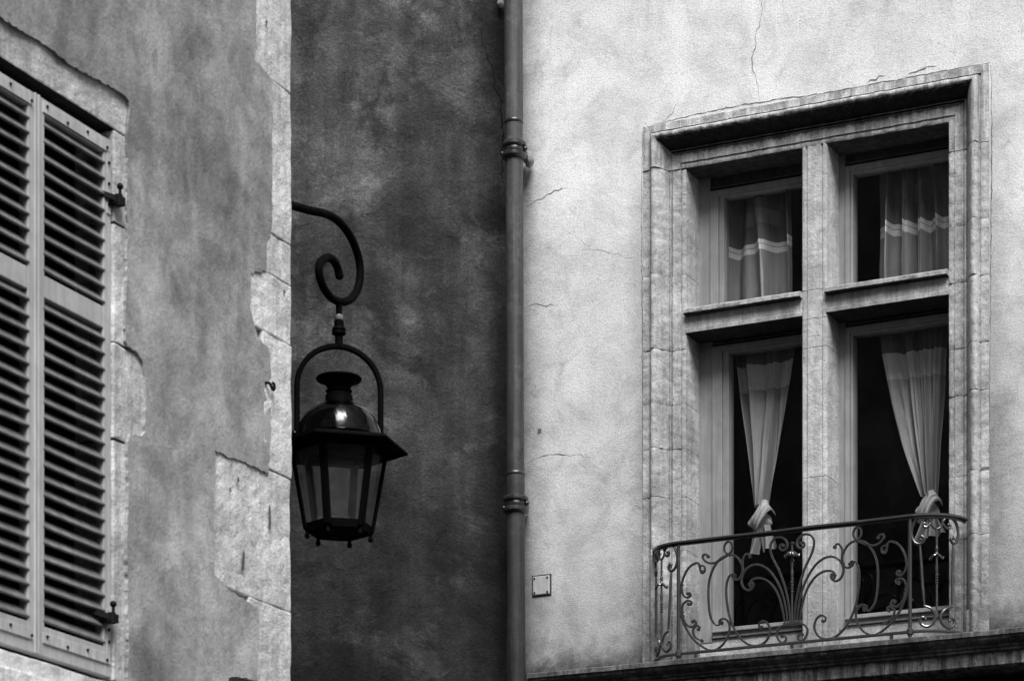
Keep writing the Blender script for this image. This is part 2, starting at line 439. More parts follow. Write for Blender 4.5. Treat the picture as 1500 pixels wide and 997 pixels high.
crack(w, PR, [(772, 449), (785, 443), (800, 449), (818, 446)], .006)
crack(w, PR, [(772, 676), (800, 667), (830, 666), (865, 669)], .006)
crack(w, PR, [(845, 350), (870, 365), (905, 372), (935, 380)], .003)
crack(w, PR, [(950, 186), (1000, 172), (1080, 155), (1160, 143), (1200, 138), (1260, 127), (1340, 112), (1420, 97), (1450, 92)], .010, amp=.006)
crack(w, PR, [(968, 180), (985, 168), (990, 152)], .004)
crack(w, PR, [(1452, 95), (1453, 200), (1452, 330), (1451, 480)], .009, amp=.006)
crack(w, PR, [(1451, 480), (1449, 620), (1447, 780), (1443, 900)], .006, amp=.006)
crack(w, PR, [(941, 192), (940, 330), (941, 500), (942, 700), (943, 960)], .007, amp=.006)
crack(w, PR, [(1270, 120), (1295, 112)], .012); crack(w, PR, [(1330, 107), (1372, 97)], .012)
a_, z_ = PR.at(790, 631)
w.add([(a_ + .013 * (1 + .4 * math.sin(i * 2.3)) * math.cos(i * .63), .0015, z_ + .016 * math.sin(i * .63)) for i in range(10)], [tuple(range(10))], 1)
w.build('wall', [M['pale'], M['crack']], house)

rf = MB(); rf.box(-1.9, 7.1, -6, .45, TOP, TOP + .14)
rf.add([(-1.9, .45, TOP + .14), (7.1, .45, TOP + .14), (7.1, -2.8, TOP + 1.6), (-1.9, -2.8, TOP + 1.6), (-1.9, -6, TOP + .14), (7.1, -6, TOP + .14)], [(0, 1, 2, 3), (3, 2, 5, 4), (0, 3, 4), (1, 5, 2)])
rf.build('roof', M['roof'], house)
bw = MB(); bw.box(-1.83, 7, -6, -5.6, 0, TOP); bw.box(6.6, 6.95, -5.6, -.45, 0, TOP); bw.box(-1.8, -1.5, -5.6, -.45, 0, TOP)
bw.build('rear_wall', M['core'], house)

# stone window surround: roll moulding, stepped fillets, flat, edge bead
prof = [(0, -.30), (0, .006), (.040, .009), (.044, .000), (.050, .000), (.052, .018)]
for s_, p_ in ((.054, .030), (.060, .040), (.068, .045), (.078, .044), (.088, .036), (.098, .023), (.108, .006), (.117, -.014), (.125, -.034), (.131, -.050)):
    prof.append((s_, p_))
prof += [(.136, -.058), (.136, -.047), (.144, -.045), (.146, -.060), (.152, -.060), (.154, -.047), (.160, -.047), (.162, PF),
         (W - .034, PF), (W - .031, PF - .008), (W - .026, PF - .008), (W - .022, PF + .002), (W - .008, PF + .002), (W - .001, PF - .002), (W, PF - .006), (W, -.30)]
def jamb_pt(side, s, p, z): return ((aL + s) if side < 0 else (aR - s), p, z)

def erode(rows, amp, sc, seed):
    out = []
    for r in rows:
        q = []
        for (a, p, z) in r:
            if p > -.2:
                d = (nz((a, p, z), sc, seed) * .6 + nz((a, p, z), sc * 3, seed + 4) * .4) * amp
                q.append((a + d * .5, p + d, z))
            else: q.append((a, p, z))
        out.append(q)
    return out

def jamb(side, cuts):
    for z1, z0 in zip(cuts, cuts[1:]):
        n = max(3, int((z1 - z0) / .014)); off = random.uniform(-.003, .003)
        rows = []
        for i in range(n + 1):
            z = z0 + .0012 + (z1 - z0 - .0024) * i / n
            e = min(i, n - i); sh = .0025 if e == 0 else 0.0
            rows.append([jamb_pt(side, s, p + off - (sh if p > -.2 else 0), z) for s, p in prof])
        b = MB(); b.loft(erode(rows, .0095, 34, random.random() * 30)); b.build('jamb_stone', M['jamb'], house, smooth=True)
zb = zLt + .012
zPl = PR.z(1430, 893); zPr = zPl
lj = [PR.z(965, y) for y in (248, 403, 512, 592, 657, 728, 806)] + [zb]
rj = [PR.z(1430, y) for y in (211, 322, 405, 502, 572, 690, 783)] + [zb]
jamb(-1, lj); jamb(1, rj)
# head: two blocks meeting above the mullion, each turning the corner
aJ = PR.a(1194)
def head(side, zcut, aj):
    rows = []
    n1 = 8
    for i in range(n1):
        z = zcut + .002
        rows.append([jamb_pt(side, s, p, z + (zT - s - z) * i / n1) for s, p in prof])
    a0 = aL if side < 0 else aR; n2 = 46
    for i in range(n2 + 1):
        t = i / n2
        row = []
        for s, p in prof:
            st = a0 + s if side < 0 else a0 - s
            row.append((st + (aj - side * -.0015 * (-1) - st) * t, p, zT - s - (.012 if s > .17 else 0.0)))
        rows.append(row)
    b = MB(); b.loft(erode(rows, .010, 15, 3.0 + side)); return b
hb = head(-1, lj[0], aJ - .0015); hb.build('head_stone', M['head'], house, smooth=True)
hb = head(1, rj[0], aJ + .0015); hb.build('head_stone', M['head'], house, smooth=True)

# plinth blocks at the foot of the jambs
for x0, x1, y0 in ((943, 962, 938), (1417, 1441, 893)):
    b = MB(); b.box(PR.a(x0) - .004, PR.a(x1), -.2, .016, zb - .03, PR.z(x0, y0)); b.build('plinth_block', M['jamb'], house, bevel=.006, rough=(.005, 14, .03))

# masonry behind the joints
c = MB(); c.box(aL, oL - .012, -.44, -.075, zb - .1, zT); c.box(oR + .012, aR, -.44, -.075, zb - .1, zT)
c.box(aL, aR, -.44, -.075, zHead + .012, zT); c.build('masonry', M['core'], house)

# mullion and transom
def mull_ring(z, jitter=0.0):
    pts = []
    half = [(mL, -.30), (mL, PF - .014), (mL + .003, PF - .004), (mL + .010, PF + .002), (mL + .022, PF + .002), (mL + .026, PF - .008), (mL + .031, PF - .008), (mL + .036, PF + .001)]
    c0 = (mL + mR) / 2
    for a, p in half: pts.append((a, p, z))
    for a, p in reversed(half): pts.append((2 * c0 - a, p, z))
    return pts
zm = [zHead + .02, PR.z(1193, 424, PF), PR.z(1193, 466, PF), PR.z(1193, 508, PF), PR.z(1193, 698, PF), zb - .02]
for z1, z0 in zip(zm, zm[1:]):
    n = max(3, int((z1 - z0) / .025)); b = MB()
    b.loft(erode([mull_ring(z0 + .0015 + (z1 - z0 - .003) * i / n) for i in range(n + 1)], .004, 18, random.random() * 20))
    b.build('mullion_stone', M['mull'], house, smooth=True)
for a0, a1 in ((oL - .002, mL + .004), (mR - .004, oR + .002)):
    pr = [(-.30, zTr0), (PF - .004, zTr0), (PF + .002, zTr0 + .004), (PF + .003, zTr0 + .024), (PF - .003, zTr0 + .028), (PF - .003, zTr1 - .034), (PF + .002, zTr1 - .031), (PF + .034, zTr1 - .030), (PF + .038, zTr1 - .026), (PF + .038, zTr1 - .006), (PF + .030, zTr1), (-.30, zTr1 + .015)]
    n = 36; b = MB()
    b.loft(erode([[(a0 + (a1 - a0) * i / n, p, z) for p, z in pr] for i in range(n + 1)], .005, 20, random.random() * 20))
    b.build('transom_stone', M['lintel'], house, smooth=True)

# unlit room behind the window
rm = MB()
rm.box(aL, aR, -3.2, -3.1, zb - .9, zT + .1); rm.box(aL - .04, aL, -3.2, -.45, zb - .9, zT + .1); rm.box(aR, aR + .04, -3.2, -.45, zb - .9, zT + .1)
rm.box(aL, aR, -3.1, -.45, zb - .9, zb - .8); rm.box(aL, aR, -3.1, -.45, zT + .04, zT + .1); rm.box(aL, aR, -.5, -.455, zb - .9, zb - .02)
rm.build('room', M['void'], house)

# casements: outer frame, inner leaf, pane
WF = -.245
zSill = (PR.z(1070, 936, WF) + PR.z(1320, 905, WF)) / 2
def casement(a0, a1, z0, z1, lw, rw, topb, name='window'):
    """outer frame fills the stone opening, then the leaf with its pane"""
    f = MB()
    f.box(a0 - .01, a0 + lw * .45, -.33, WF, z0 - .02, z1 + .02)
    f.box(a1 - rw * .45, a1 + .01, -.33, WF, z0 - .02, z1 + .02)
    l0, l1 = a0 + lw * .45 + .003, a1 - rw * .45 - .003; lt = z1 - topb
    s_ = lw * .55
    f.box(l0, l0 + s_ * .62, -.33, WF + .012, z0, lt); f.box(l0 + s_ * .62, l0 + s_, -.32, WF + .002, z0, lt)
    f.box(l1 - rw * .34, l1, -.33, WF + .012, z0, lt); f.box(l1 - rw * .55, l1 - rw * .34, -.32, WF + .002, z0, lt)
    f.box(l0, l1, -.331, WF + .010, lt - .032, lt); f.box(l0 + s_ * .62, l1 - rw * .34, -.321, WF + .001, lt - .044, lt - .032)
    f.box(l0, l1, -.331, WF + .010, z0, z0 + .055); f.box(l0, l1, -.33, WF + .026, z0 + .028, z0 + .040)
    wn = f.build(name, M['frame'], house, bevel=.004)
    b = MB(); b.box(a0, a1, -.34, WF - .02, lt + .004, z1 + .02); b.box(l0, l1, WF - .021, WF + .004, lt + .012, lt + .022); b.build('head_board', M['board'], wn, bevel=.003)
    pn = MB(); pn.add([(l0 + s_ * .9, -.285, z0 + .03), (l1 - rw * .4, -.285, z0 + .03), (l1 - rw * .4, -.285, lt - .03), (l0 + s_ * .9, -.285, lt - .03)], [(0, 1, 2, 3)])
    pn.build('pane', M['glass'], wn)
    return l0 + s_, l1 - rw * .55
zU0 = zTr1 + .012
lwU = PR.a(1060, WF) - oL; lwL = PR.a(1067, WF) - oL
lwR = PR.a(1249, WF) - mR
casement(oL, mL, zU0, zHead, lwU, .05, .075)
casement(mR, oR, zU0, zHead, lwR, .05, .065)
casement(oL, mL, zSill, zTr0, lwL, .05, .03)
casement(mR, oR, zSill, zTr0, lwR, .05, .03)
si = MB(); si.box(oL, mL, -.4, WF - .004, zb - .03, zSill - .003); si.box(mR, oR, -.4, WF - .004, zb - .03, zSill - .003); si.build('window_sill', M['mull'], house, bevel=.005)

# ledge under the window, with dark mouldings over a stained fascia, and the black shopfront below
pr = [(-.05, zLt + .012), (LD - .03, zLt + .004), (LD - .01, zLt), (LD, zLt - .006), (LD, zLt - .028), (LD - .012, zLt - .032), (LD - .012, zLt - .040), (LD - .02, zLt - .050), (LD - .04, zLt - .062), (LD - .052, zLt - .066), (LD - .052, zLt - .078), (LD - .064, zLt - .082), (LD - .064, zLt - .094), (LD - .085, zLt - .100), (-.05, zLt - .100)]
n = 260; b = MB(); b.loft(erode([[(aLedge + (5.2 - aLedge) * i / n, p, z) for p, z in pr] for i in range(n + 1)], .010, 16, 2.0))
b.build('ledge', M['ledge'], house, smooth=True)
pr = [(-.05, zLt - .100), (LD - .080, zLt - .1005), (LD - .078, zLt - .165), (LD - .09, zLt - .175), (-.05, zLt - .185)]
b = MB(); b.loft(erode([[(aLedge + .03 + (5.2 - aLedge - .03) * i / n, p, z) for p, z in pr] for i in range(n + 1)], .009, 16, 6.0))
b.build('fascia', M['fascia'], house, smooth=True)
b = MB(); b.box(aLedge + .1, 5, -.015, .03, .1, zLb - .03); b.box(aLedge + .1, 5, .03, .05, zLb - .75, zLb - .70); b.box(.9, 1.1, .03, .06, .1, zLb - .06)
b.build('shopfront', M['shop'], house, bevel=.004)

# ------------------------------------------------------------------ curtains
def curtain(name, label, x0, x1, ytop, ybot, bands, folds, seed, pane_reflections, depth=-.345):
    root = tag(empty(name, PR.root(), PR.ang), label, 'curtain', 'curtains in the stone window')
    a0, a1 = PR.a(x0, depth), PR.a(x1, depth)
    zt, z0 = PR.z((x0 + x1) / 2, ytop, depth), PR.z((x0 + x1) / 2, ybot, depth)
    zs = [PR.z((x0 + x1) / 2, y, depth) for y in bands]
    nu, nv = 90, 46
    def pt(u, z):
        ph = folds * 1.6 * math.pi * u + 1.9 * math.sin(4.3 * u + seed) + 1.5 * nz((u * 2.4, z * .9, 0), 1, seed)
        d = .028 * (1 + .8 * nz((u * 3, z, 6), 1, seed)) * math.sin(ph) + .013 * math.sin(2.3 * ph + seed) + .004 * nz((u * 18, z * 8, 2), 1, seed) + .014 * nz((u * 6, z * 1.3, 0), 1, seed + 5)
        return (a0 + (a1 - a0) * u + .010 * math.cos(ph) + .012 * nz((u, z * 1.5, 3), 1, seed), depth + d * 1.5, z)
    b = MB(); edges = [zt] + zs + [z0]
    for k in range(len(edges) - 1):
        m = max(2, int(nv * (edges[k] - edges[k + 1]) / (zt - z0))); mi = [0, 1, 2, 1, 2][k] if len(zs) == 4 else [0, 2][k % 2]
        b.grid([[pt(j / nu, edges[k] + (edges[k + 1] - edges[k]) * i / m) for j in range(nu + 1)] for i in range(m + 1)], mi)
    fc = []                                                   # pale squares on the cloth paint reflections in the pane
    for cx0, cx1, cy0, cy1 in pane_reflections: fc.append((PR.a(cx0, depth), PR.a(cx1, depth), PR.z((cx0 + cx1) / 2, cy1, depth), PR.z((cx0 + cx1) / 2, cy0, depth)))
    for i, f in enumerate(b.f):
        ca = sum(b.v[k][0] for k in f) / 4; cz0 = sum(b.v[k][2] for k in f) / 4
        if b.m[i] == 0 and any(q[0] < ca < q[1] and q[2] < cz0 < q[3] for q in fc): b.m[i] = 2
    b.build('cloth', [M['cdark'], M['cband_refl'], M['cmid']], root, smooth=True)
    return root
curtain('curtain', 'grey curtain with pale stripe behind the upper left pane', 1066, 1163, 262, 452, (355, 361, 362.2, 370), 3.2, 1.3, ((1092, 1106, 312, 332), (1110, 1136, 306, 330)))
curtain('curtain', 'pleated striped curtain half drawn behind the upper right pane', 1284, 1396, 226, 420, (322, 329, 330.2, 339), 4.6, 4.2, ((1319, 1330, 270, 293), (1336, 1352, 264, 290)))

def tied(name, label, xt0, xt1, ytop, xk, yk, ytail, seed, lean):
    """curtain gathered into a knot, a short tail hanging below"""
    root = tag(empty(name, PR.root(), PR.ang), label, 'curtain', 'curtains in the stone window')
    D = -.37
    a0, a1 = PR.a(xt0, D), PR.a(xt1, D); ak, zk = PR.at(xk, yk, D); zt = PR.z(xk, ytop, D)
    b = MB(); nu, nv = 110, 60; rows = []
    zd = zt - (zt - zk) * .17
    for i in range(nv + 1):
        t = i / nv; z = zt + (zk + .02 - zt) * t; q = t ** (1.15)
        l = a0 + (ak - .040 - a0) * (t ** lean[0]); r = a1 + (ak + .036 - a1) * (t ** lean[1]); row = []
        amp = .018 + .014 * t
        for j in range(nu + 1):
            u = j / nu; ph = 2 * math.pi * 3.6 * u + 2.4 * math.sin(4 * u + seed) + 1.8 * nz((u * 2.5, z * 1.1, 4), 1, seed)
            d = amp * (1 + .8 * nz((u * 3, z, 2), 1, seed)) * math.sin(ph) + .45 * amp * math.sin(2.3 * ph + seed + 1.5 * z) + .022 * nz((u * 7, z * 2.5, 1), 1, seed) + .006 * nz((u * 16, z * 9, 1), 1, seed)
            row.append((l + (r - l) * u + .006 * nz((u * 4, z * 3, 5), 1, seed), D + d * (1 - .25 * t) + .06 * t * math.sin(math.pi * u), z))
        rows.append(row)
    k = int(nv * .17)
    b.grid(rows[:k + 1], 0); b.grid(rows[k:k + 10], 1); b.grid(rows[k + 9:], 2)  # dark top paints the lintel's shade, pale band the pane's reflection
    b.build('cloth', [M['cdark'], M['cband_refl'], M['clight']], root, smooth=True)
    # knot: a slanting band of cloth wrapped round a crumpled bunch
    kb = MB(); rows = []
    for i in range(25):
        th = math.pi * i / 24; row = []
        for j in range(40):
            f = 2 * math.pi * j / 40
            rr = .060 * math.sin(th) * (1 + .16 * math.sin(5 * f + 3 * th + seed)) + .001
            x, y, z = rr * math.cos(f), rr * .75 * math.sin(f), .060 * math.cos(th)
            e = 1 + .30 * nz((x * 20, y * 20, z * 20), 1, seed)
            row.append((ak - .015 + x * e, D - .010 + y * e * .8, zk - .060 + z * e))
        rows.append(row)
    kb.loft(rows)
    pth = [(ak + .052 * math.cos(f), D + .010 + .055 * math.sin(f), zk - .032 + .044 * math.cos(f) + .02 * math.sin(2 * f)) for f in [math.pi * (-.1 + 1.2 * i / 16) for i in range(17)]]
    nn = []
    for i, p in enumerate(pth):
        row = []
        for j in range(13):
            v = (j - 6) / 6
            row.append((p[0] - .026 * v * .75 + .006 * nz((i * .3, v * 2, 0), 1, seed), p[1] + .008 * (1 - v * v) + .004 * math.sin(9 * v + i * .3), p[2] + .029 * v + .007 * nz((i * .35, v * 2, 5), 1, seed)))
        nn.append(row)
    kb.grid(nn)
    kb.build('knot', M['cknot'], root, smooth=True)
    tb = MB(); zt2 = PR.z(xk, ytail, D)
    for sx, w0, ln in ((-.030, .030, 0), (.036, .036, .02)):
        rows = []
        for i in range(15):
            t = i / 14; z = zk - .09 + (zt2 + ln - zk + .09) * t; row = []
            for j in range(24):
                u = j / 23 - .5
                row.append((ak + sx * (.5 + .9 * t) + u * 2 * (w0 * (.75 + .6 * t)), D + .03 + .014 * math.sin(9 * u + seed + 2 * t) * (1 + t), z + .016 * u))
            rows.append(row)
        tb.grid(rows)
    tb.build('tail', M['clight'], root, smooth=True)
tied('curtain', 'pale curtain tied in a knot behind the lower left pane', 1074, 1170, 492, 1118, 748, 812, .7, (.95, 1.15))
tied('curtain', 'pale curtain tied in a knot behind the lower right pane', 1290, 1388, 468, 1362, 734, 792, 2.9, (1.5, 1.0))

# ------------------------------------------------------------------ balcony railing
rail = tag(empty('balcony_railing', PR.root(), PR.ang), 'low wrought iron railing with scrolls on the ledge below the window', 'railing')
D = .20
pa0, pa1 = PR.a(994, D), PR.a(1333, D); pc = (pa0 + pa1) / 2
wE = PR.a(1413, .0) - pa1                                  # how far the curved ends run to the wall
zR = (PR.z(994, 797, D) + PR.z(1333, 753.5, D)) / 2
zB = (PR.z(994, 958, D) + PR.z(1333, 924, D)) / 2
def plan(nseg=14):
    L = [(pa0 - .86 * wE * math.sin(f), D * math.cos(f)) for f in [math.pi / 2 * (1 - i / nseg) for i in range(nseg)]]
    Mid = [(pa0 + (pa1 - pa0) * i / 20, D) for i in range(21)]
    E = [(pa1 + wE * math.sin(f), D * math.cos(f)) for f in [math.pi / 2 * i / nseg for i in range(1, nseg + 1)]]
    return L + Mid + E
hr = MB()
pth = [(a, p, zR + .003 * nz((a, p, 1), 3)) for a, p in plan()]
hr.bar(pth, .040, .014); hr.bar([(a, p, z - .012) for a, p, z in pth], .016, .010)
hr.build('handrail', M['railiron'], rail)
b = MB(); b.bar([(a, p, zB) for a, p in plan()], .022, .014)
for a in (pa0 + .1, pc, pa1 - .1): b.box(a - .008, a + .008, D - .008, D + .008, zLt - .02, zB)
b.build('bottom_rail', M['railiron'], rail)
for a in (pa0, pa1):
    b = MB(); b.tube([(a, D, zLt - .02), (a, D, zB + .01), (a, D, zR - .01)], .0105, 10); b.lathe((a, D, zB), [(.008, -.02), (.018, -.012), (.018, .012), (.011, .02)], 12)
    b.build('post', M['railiron'], rail)
C1 = lambda P: [PR.at(930 + .268 * x, 730 + .268 * y, D) for x, y in P]
def flat(P, mirror=False):
    return [((2 * pc - a) if mirror else a, D, z) for a, z in P]
def scroll(P, mirror, t=.0098, wd=.015, leaf=False):
    q = catmull(flat(C1(P), mirror), 6); n = len(q)
    th = [t * (.55 + .6 * min(1, min(i, n - 1 - i) / (n * .18))) for i in range(n)]
    b = MB(); b.strap(q, (0, 1, 0), wd, th)
    for e in (q[0], q[-1]): b.tube([(e[0], D - wd * .45, e[2]), (e[0], D + wd * .45, e[2])], t * .95, 10)
    b.build('scroll', M['railiron'], rail, smooth=True)
SCR = [
    [(372, 404), (356, 392), (358, 368), (378, 364), (384, 386), (372, 404)][:0] or [(366, 398), (356, 384), (362, 366), (380, 372), (380, 396), (362, 404), (346, 352), (300, 372), (266, 430), (246, 520), (250, 620), (277, 702), (334, 782), (414, 828), (470, 806), (508, 752), (518, 700), (508, 668), (484, 655), (462, 666), (462, 684), (474, 682)],
    [(474, 676), (458, 690), (436, 684), (412, 640), (402, 545), (406, 450), (430, 378), (470, 326), (520, 306), (562, 322), (590, 372), (586, 415), (566, 440), (540, 436), (530, 416), (542, 410), (548, 424)],
    [(548, 426), (536, 414), (514, 426), (500, 478), (502, 560), (522, 660), (560, 740), (610, 790), (660, 803), (708, 786), (738, 735), (730, 688), (704, 668), (680, 682), (680, 704), (692, 702)],
    [(516, 306), (470, 332), (428, 352), (392, 346), (372, 324), (374, 308), (392, 304), (400, 316)],
    [(586, 415), (590, 370), (590, 338), (604, 308), (620, 302), (630, 316)],
    [(820, 684), (808, 610), (782, 520), (736, 456), (686, 434), (644, 442), (628, 466), (636, 484), (650, 474), (644, 462)],
    [(836, 684), (822, 580), (794, 484), (746, 404), (696, 366), (648, 362), (606, 390), (584, 440), (594, 484), (622, 500), (646, 482), (642, 462), (630, 466)],
    [(849, 684), (842, 590), (822, 490), (790, 395), (752, 320), (740, 262), (758, 224), (794, 210), (826, 228), (832, 262), (812, 282), (792, 270), (796, 250), (808, 254)],
    [(804, 752), (822, 752), (826, 772), (806, 786), (784, 768), (776, 730), (800, 696), (850, 682)],
    [(256, 470), (262, 520), (284, 540), (304, 530), (300, 514), (290, 520)],
    [(258, 620), (262, 580), (284, 558), (308, 562), (306, 578), (294, 576)],
    [(262, 640), (280, 684), (308, 700), (334, 684), (326, 664), (316, 672)],
    [(366, 776), (330, 756), (318, 718), (336, 694), (354, 700), (348, 714)],
]
for P in SCR:
    for mrr in (False, True): scroll(P, mrr)
for mrr in (False, True):                                   # rings under the handrail
    c0 = flat(C1([(510, 268)]), mrr)[0]; b = MB()
    b.strap([(c0[0] + .023 * math.cos(f), D, c0[2] + .032 * math.sin(f)) for f in [2 * math.pi * i / 24 for i in range(25)]], (0, 1, 0), .014, .0105)
    b.build('ring', M['railiron'], rail, smooth=True)
# central turned baluster with rosette
def spindle(a, p, zt_, z0_, ros, beads):
    b = MB(); b.tube([(a, p, z0_), (a, p, zt_)], .0062, 8)
    for z, r, h in beads:
        b.lathe((a, p, z), [(.004, -h), (r * .7, -h * .6), (r, 0), (r * .7, h * .6), (.004, h)], 12)
    for i in range(7 if ros[1] else 2):
        f = math.pi * (i / 6 if ros[1] else i)
        x = math.cos(f) * ros[2]
        q = catmull([(a, p + .006, ros[0] + .016), (a + x * .5, p + .012 * math.sin(f) + .012, ros[0] + .012), (a + x, p + .022 * math.sin(f) + .006, ros[0] - .006), (a + x * 1.12, p + .02 * math.sin(f), ros[0] + .004)], 4)
        b.tube(q, [.007 - .004 * abs(k / len(q) - .4) for k in range(len(q))], 8)
    return b
cz = lambda y: C1([(847, y)])[0][1]
bd = [(cz(y), .0095, .007) for y in (440, 458, 476, 494, 512)] + [(cz(360), .008, .03), (cz(410), .009, .03), (cz(245), .013, .008), (cz(285), .007, .02), (cz(340), .012, .010)]
spindle(pc, D, cz(240), cz(684), (cz(312), True, .036), bd).build('baluster', M['railiron'], rail, smooth=True)
b = MB(); b.bar([(pc - .028, D, cz(684)), (pc + .028, D, cz(684))], .018, .012); b.build('collar', M['railiron'], rail)
# curved end panels
def endpoint(x, y):
    px, py = 1180 + .268 * x, 730 + .268 * y
    lo, hi = 0.0, math.pi / 2
    for _ in range(40):
        f = (lo + hi) / 2; q, Y = PR.px_of(pa1 + wE * math.sin(f), D * math.cos(f))
        if q < px: lo = f
        else: hi = f
    q, Y = PR.px_of(pa1 + wE * math.sin(f), D * math.cos(f))
    return f, CAMZ + (HY - py) / FPX * Y
def on_end(side, f, z): return ((pa1 + wE * math.sin(f)) if side > 0 else (pa0 - .86 * wE * math.sin(f)), D * math.cos(f), z)
END = [
    [(690, 132), (672, 112), (640, 100), (606, 112), (584, 156), (580, 200), (598, 238), (628, 246), (648, 224), (634, 204), (622, 214), (630, 224)],
    [(684, 136), (664, 154), (646, 150), (646, 136), (658, 136)],
    [(748, 128), (764, 108), (792, 102), (822, 132), (834, 190), (824, 236), (806, 244), (794, 224), (802, 206), (810, 216)],
    [(750, 134), (766, 160), (784, 162), (790, 148), (780, 142)],
    [(625, 250), (632, 350), (640, 470), (650, 585)],
    [(806, 250), (804, 400), (801, 590)],
    [(650, 585), (686, 600), (708, 640), (698, 678), (664, 698), (632, 684), (628, 656), (644, 646), (656, 658)],
    [(801, 590), (760, 606), (738, 645), (748, 684), (782, 706), (808, 692), (812, 664), (796, 654), (788, 666)],
]
ee = [[endpoint(x, y) for x, y in P] for P in END]
ring = endpoint(718, 130); f0 = endpoint(717, 400)[0]
for side in (-1, 1):
    for P in ee:
        q = catmull([on_end(side, f, z) for f, z in P], 6); n = len(q)
        b = MB(); b.tube(q, [.0072 * (.7 + .4 * min(1, min(i, n - 1 - i) / (n * .2))) for i in range(n)], 8)
        b.ball(q[-1], .0075); b.build('scroll', M['railiron'], rail, smooth=True)
    b = MB(); df = .030 / math.hypot(wE * math.cos(ring[0]), D * math.sin(ring[0]))
    b.tube([on_end(side, ring[0] + df * math.cos(f), ring[1] + .033 * math.sin(f)) for f in [2 * math.pi * i / 24 for i in range(25)]], .006, 8)
    b.build('ring', M['railiron'], rail, smooth=True)
    a, p, _ = on_end(side, f0, 0); ez = lambda y: endpoint(717, y)[1]
    bd = [(ez(y), .010, .007) for y in (420, 434, 448, 462)] + [(ez(275), .009, .02), (ez(300), .011, .012), (ez(380), .008, .04)]
    spindle(a, p, ez(165), ez(650), (ez(325), False, .032), bd).build('baluster', M['railiron'], rail, smooth=True)

# ------------------------------------------------------------------ plate on the wall
pl = tag(empty('cover_plate', PR.root(), PR.ang), 'small square painted metal cover plate on the pale wall beside the pipe', 'cover plate')
a0, z0 = PR.at(781.5, 872); a1, z1 = PR.at(806, 842)
b = MB(); b.box(a0, a1, -.02, .012, z0, z1); b.build('plate', M['plate'], pl, bevel=.006)
b = MB(); b.box(a0 - .008, a1 + .008, -.02, .005, z0 - .008, z1 + .008); b.build('backing', M['core'], pl, bevel=.003)
for a in (a0 + .012, a1 - .012):
    for z in (z0 + .012, z1 - .012):
        b = MB(); b.tube([(a, .008, z), (a, .0155, z)], .0055, 10); b.build('screw', M['clamp'], pl)

# ------------------------------------------------------------------ dark house in the corner
mid = tag(empty('dark_house', PM.root(), PM.ang), 'dark stained stucco house wall in the shaded corner behind the lantern', 'house')
w = MB(); w.box(-7.2, .02, -.45, 0, 0, TOP - .4)
crack(w, PM, [(704, 40), (707, 62), (716, 88), (722, 96), (724, 128), (733, 140), (736, 170), (735, 260)], .012, .002)
crack(w, PM, [(528, 316), (545, 312), (560, 322)], .006, .002)
for i in range(16):
    x, y = 440 + random.uniform(0, 28), 930 + random.uniform(-8, 8)
    crack(w, PM, [(x, y), (x + random.uniform(-7, 7), y + random.uniform(-5, 5))], .010, .002)
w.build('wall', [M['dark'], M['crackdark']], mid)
b = MB(); b.box(-7.2, -.2, -6, -5.6, 0, TOP - .4); b.box(-7.2, -6.8, -5.6, -.45, 0, TOP - .4); b.build('rear_wall', M['core'], mid)
rf = MB(); rf.box(-7.3, -.25, -6, .3, TOP - .4, TOP - .26)
rf.add([(-7.3, .3, TOP - .26), (-.25, .3, TOP - .26), (-.25, -2.8, TOP + 1), (-7.3, -2.8, TOP + 1), (-7.3, -6, TOP - .26), (-.25, -6, TOP - .26)], [(0, 1, 2, 3), (3, 2, 5, 4), (0, 3, 4), (1, 5, 2)])
rf.build('roof', M['roof'], mid)
b = MB(); a_, z_ = PM.at(733, 6, .03); b.tube([(a_, -.01, z_), (a_, .03, z_)], .006, 8); b.ball((a_, .035, z_), .022); b.build('wall_anchor', M['mortar'], mid, smooth=True)

# ------------------------------------------------------------------ drainpipe in the corner
PY = 15.56
pz = lambda y: CAMZ + (HY - y) / FPX * PY
def pxx(y): return (752 + 4.5 * y / 997 - CX) / FPX * PY
pipe = tag(empty('drainpipe', (pxx(600), PY, 0)), 'grey zinc drainpipe running down the corner between dark and pale walls', 'drainpipe')
X = lambda y: pxx(y) - pxx(600)
RP = 13.6 / FPX * PY
def pipe_piece(y0, y1, r, name='pipe', mat='pipe'):
    b = MB(); rows = []
    k = 48
    for i in range(17):
        y = y0 + (y1 - y0) * i / 16
        rr = r * (1 + (.012 * math.sin(i * 1.9) * .3))
        rows.append([(X(y) + rr * math.cos(2 * math.pi * j / k), rr * math.sin(2 * math.pi * j / k), pz(y)) for j in range(k)])
    b.loft(rows); return b.build(name, M[mat], pipe, smooth=True, flip=False)
yTop, yBot = HY - (TOP - .45 - CAMZ) * FPX / PY, HY - (.02 - CAMZ) * FPX / PY
pipe_piece(yTop, 179, RP); pipe_piece(179, 694, RP * .955); pipe_piece(694, yBot, RP * .985)
for y in (179, 694):
    b = MB(); b.lathe((X(y), 0, pz(y)), [(RP * .97, -.012), (RP * 1.03, -.008), (RP * 1.05, 0), (RP * 1.02, .006), (RP * .97, .01)], 40); b.build('joint_ring', M['clamp'], pipe, smooth=True, flip=False)
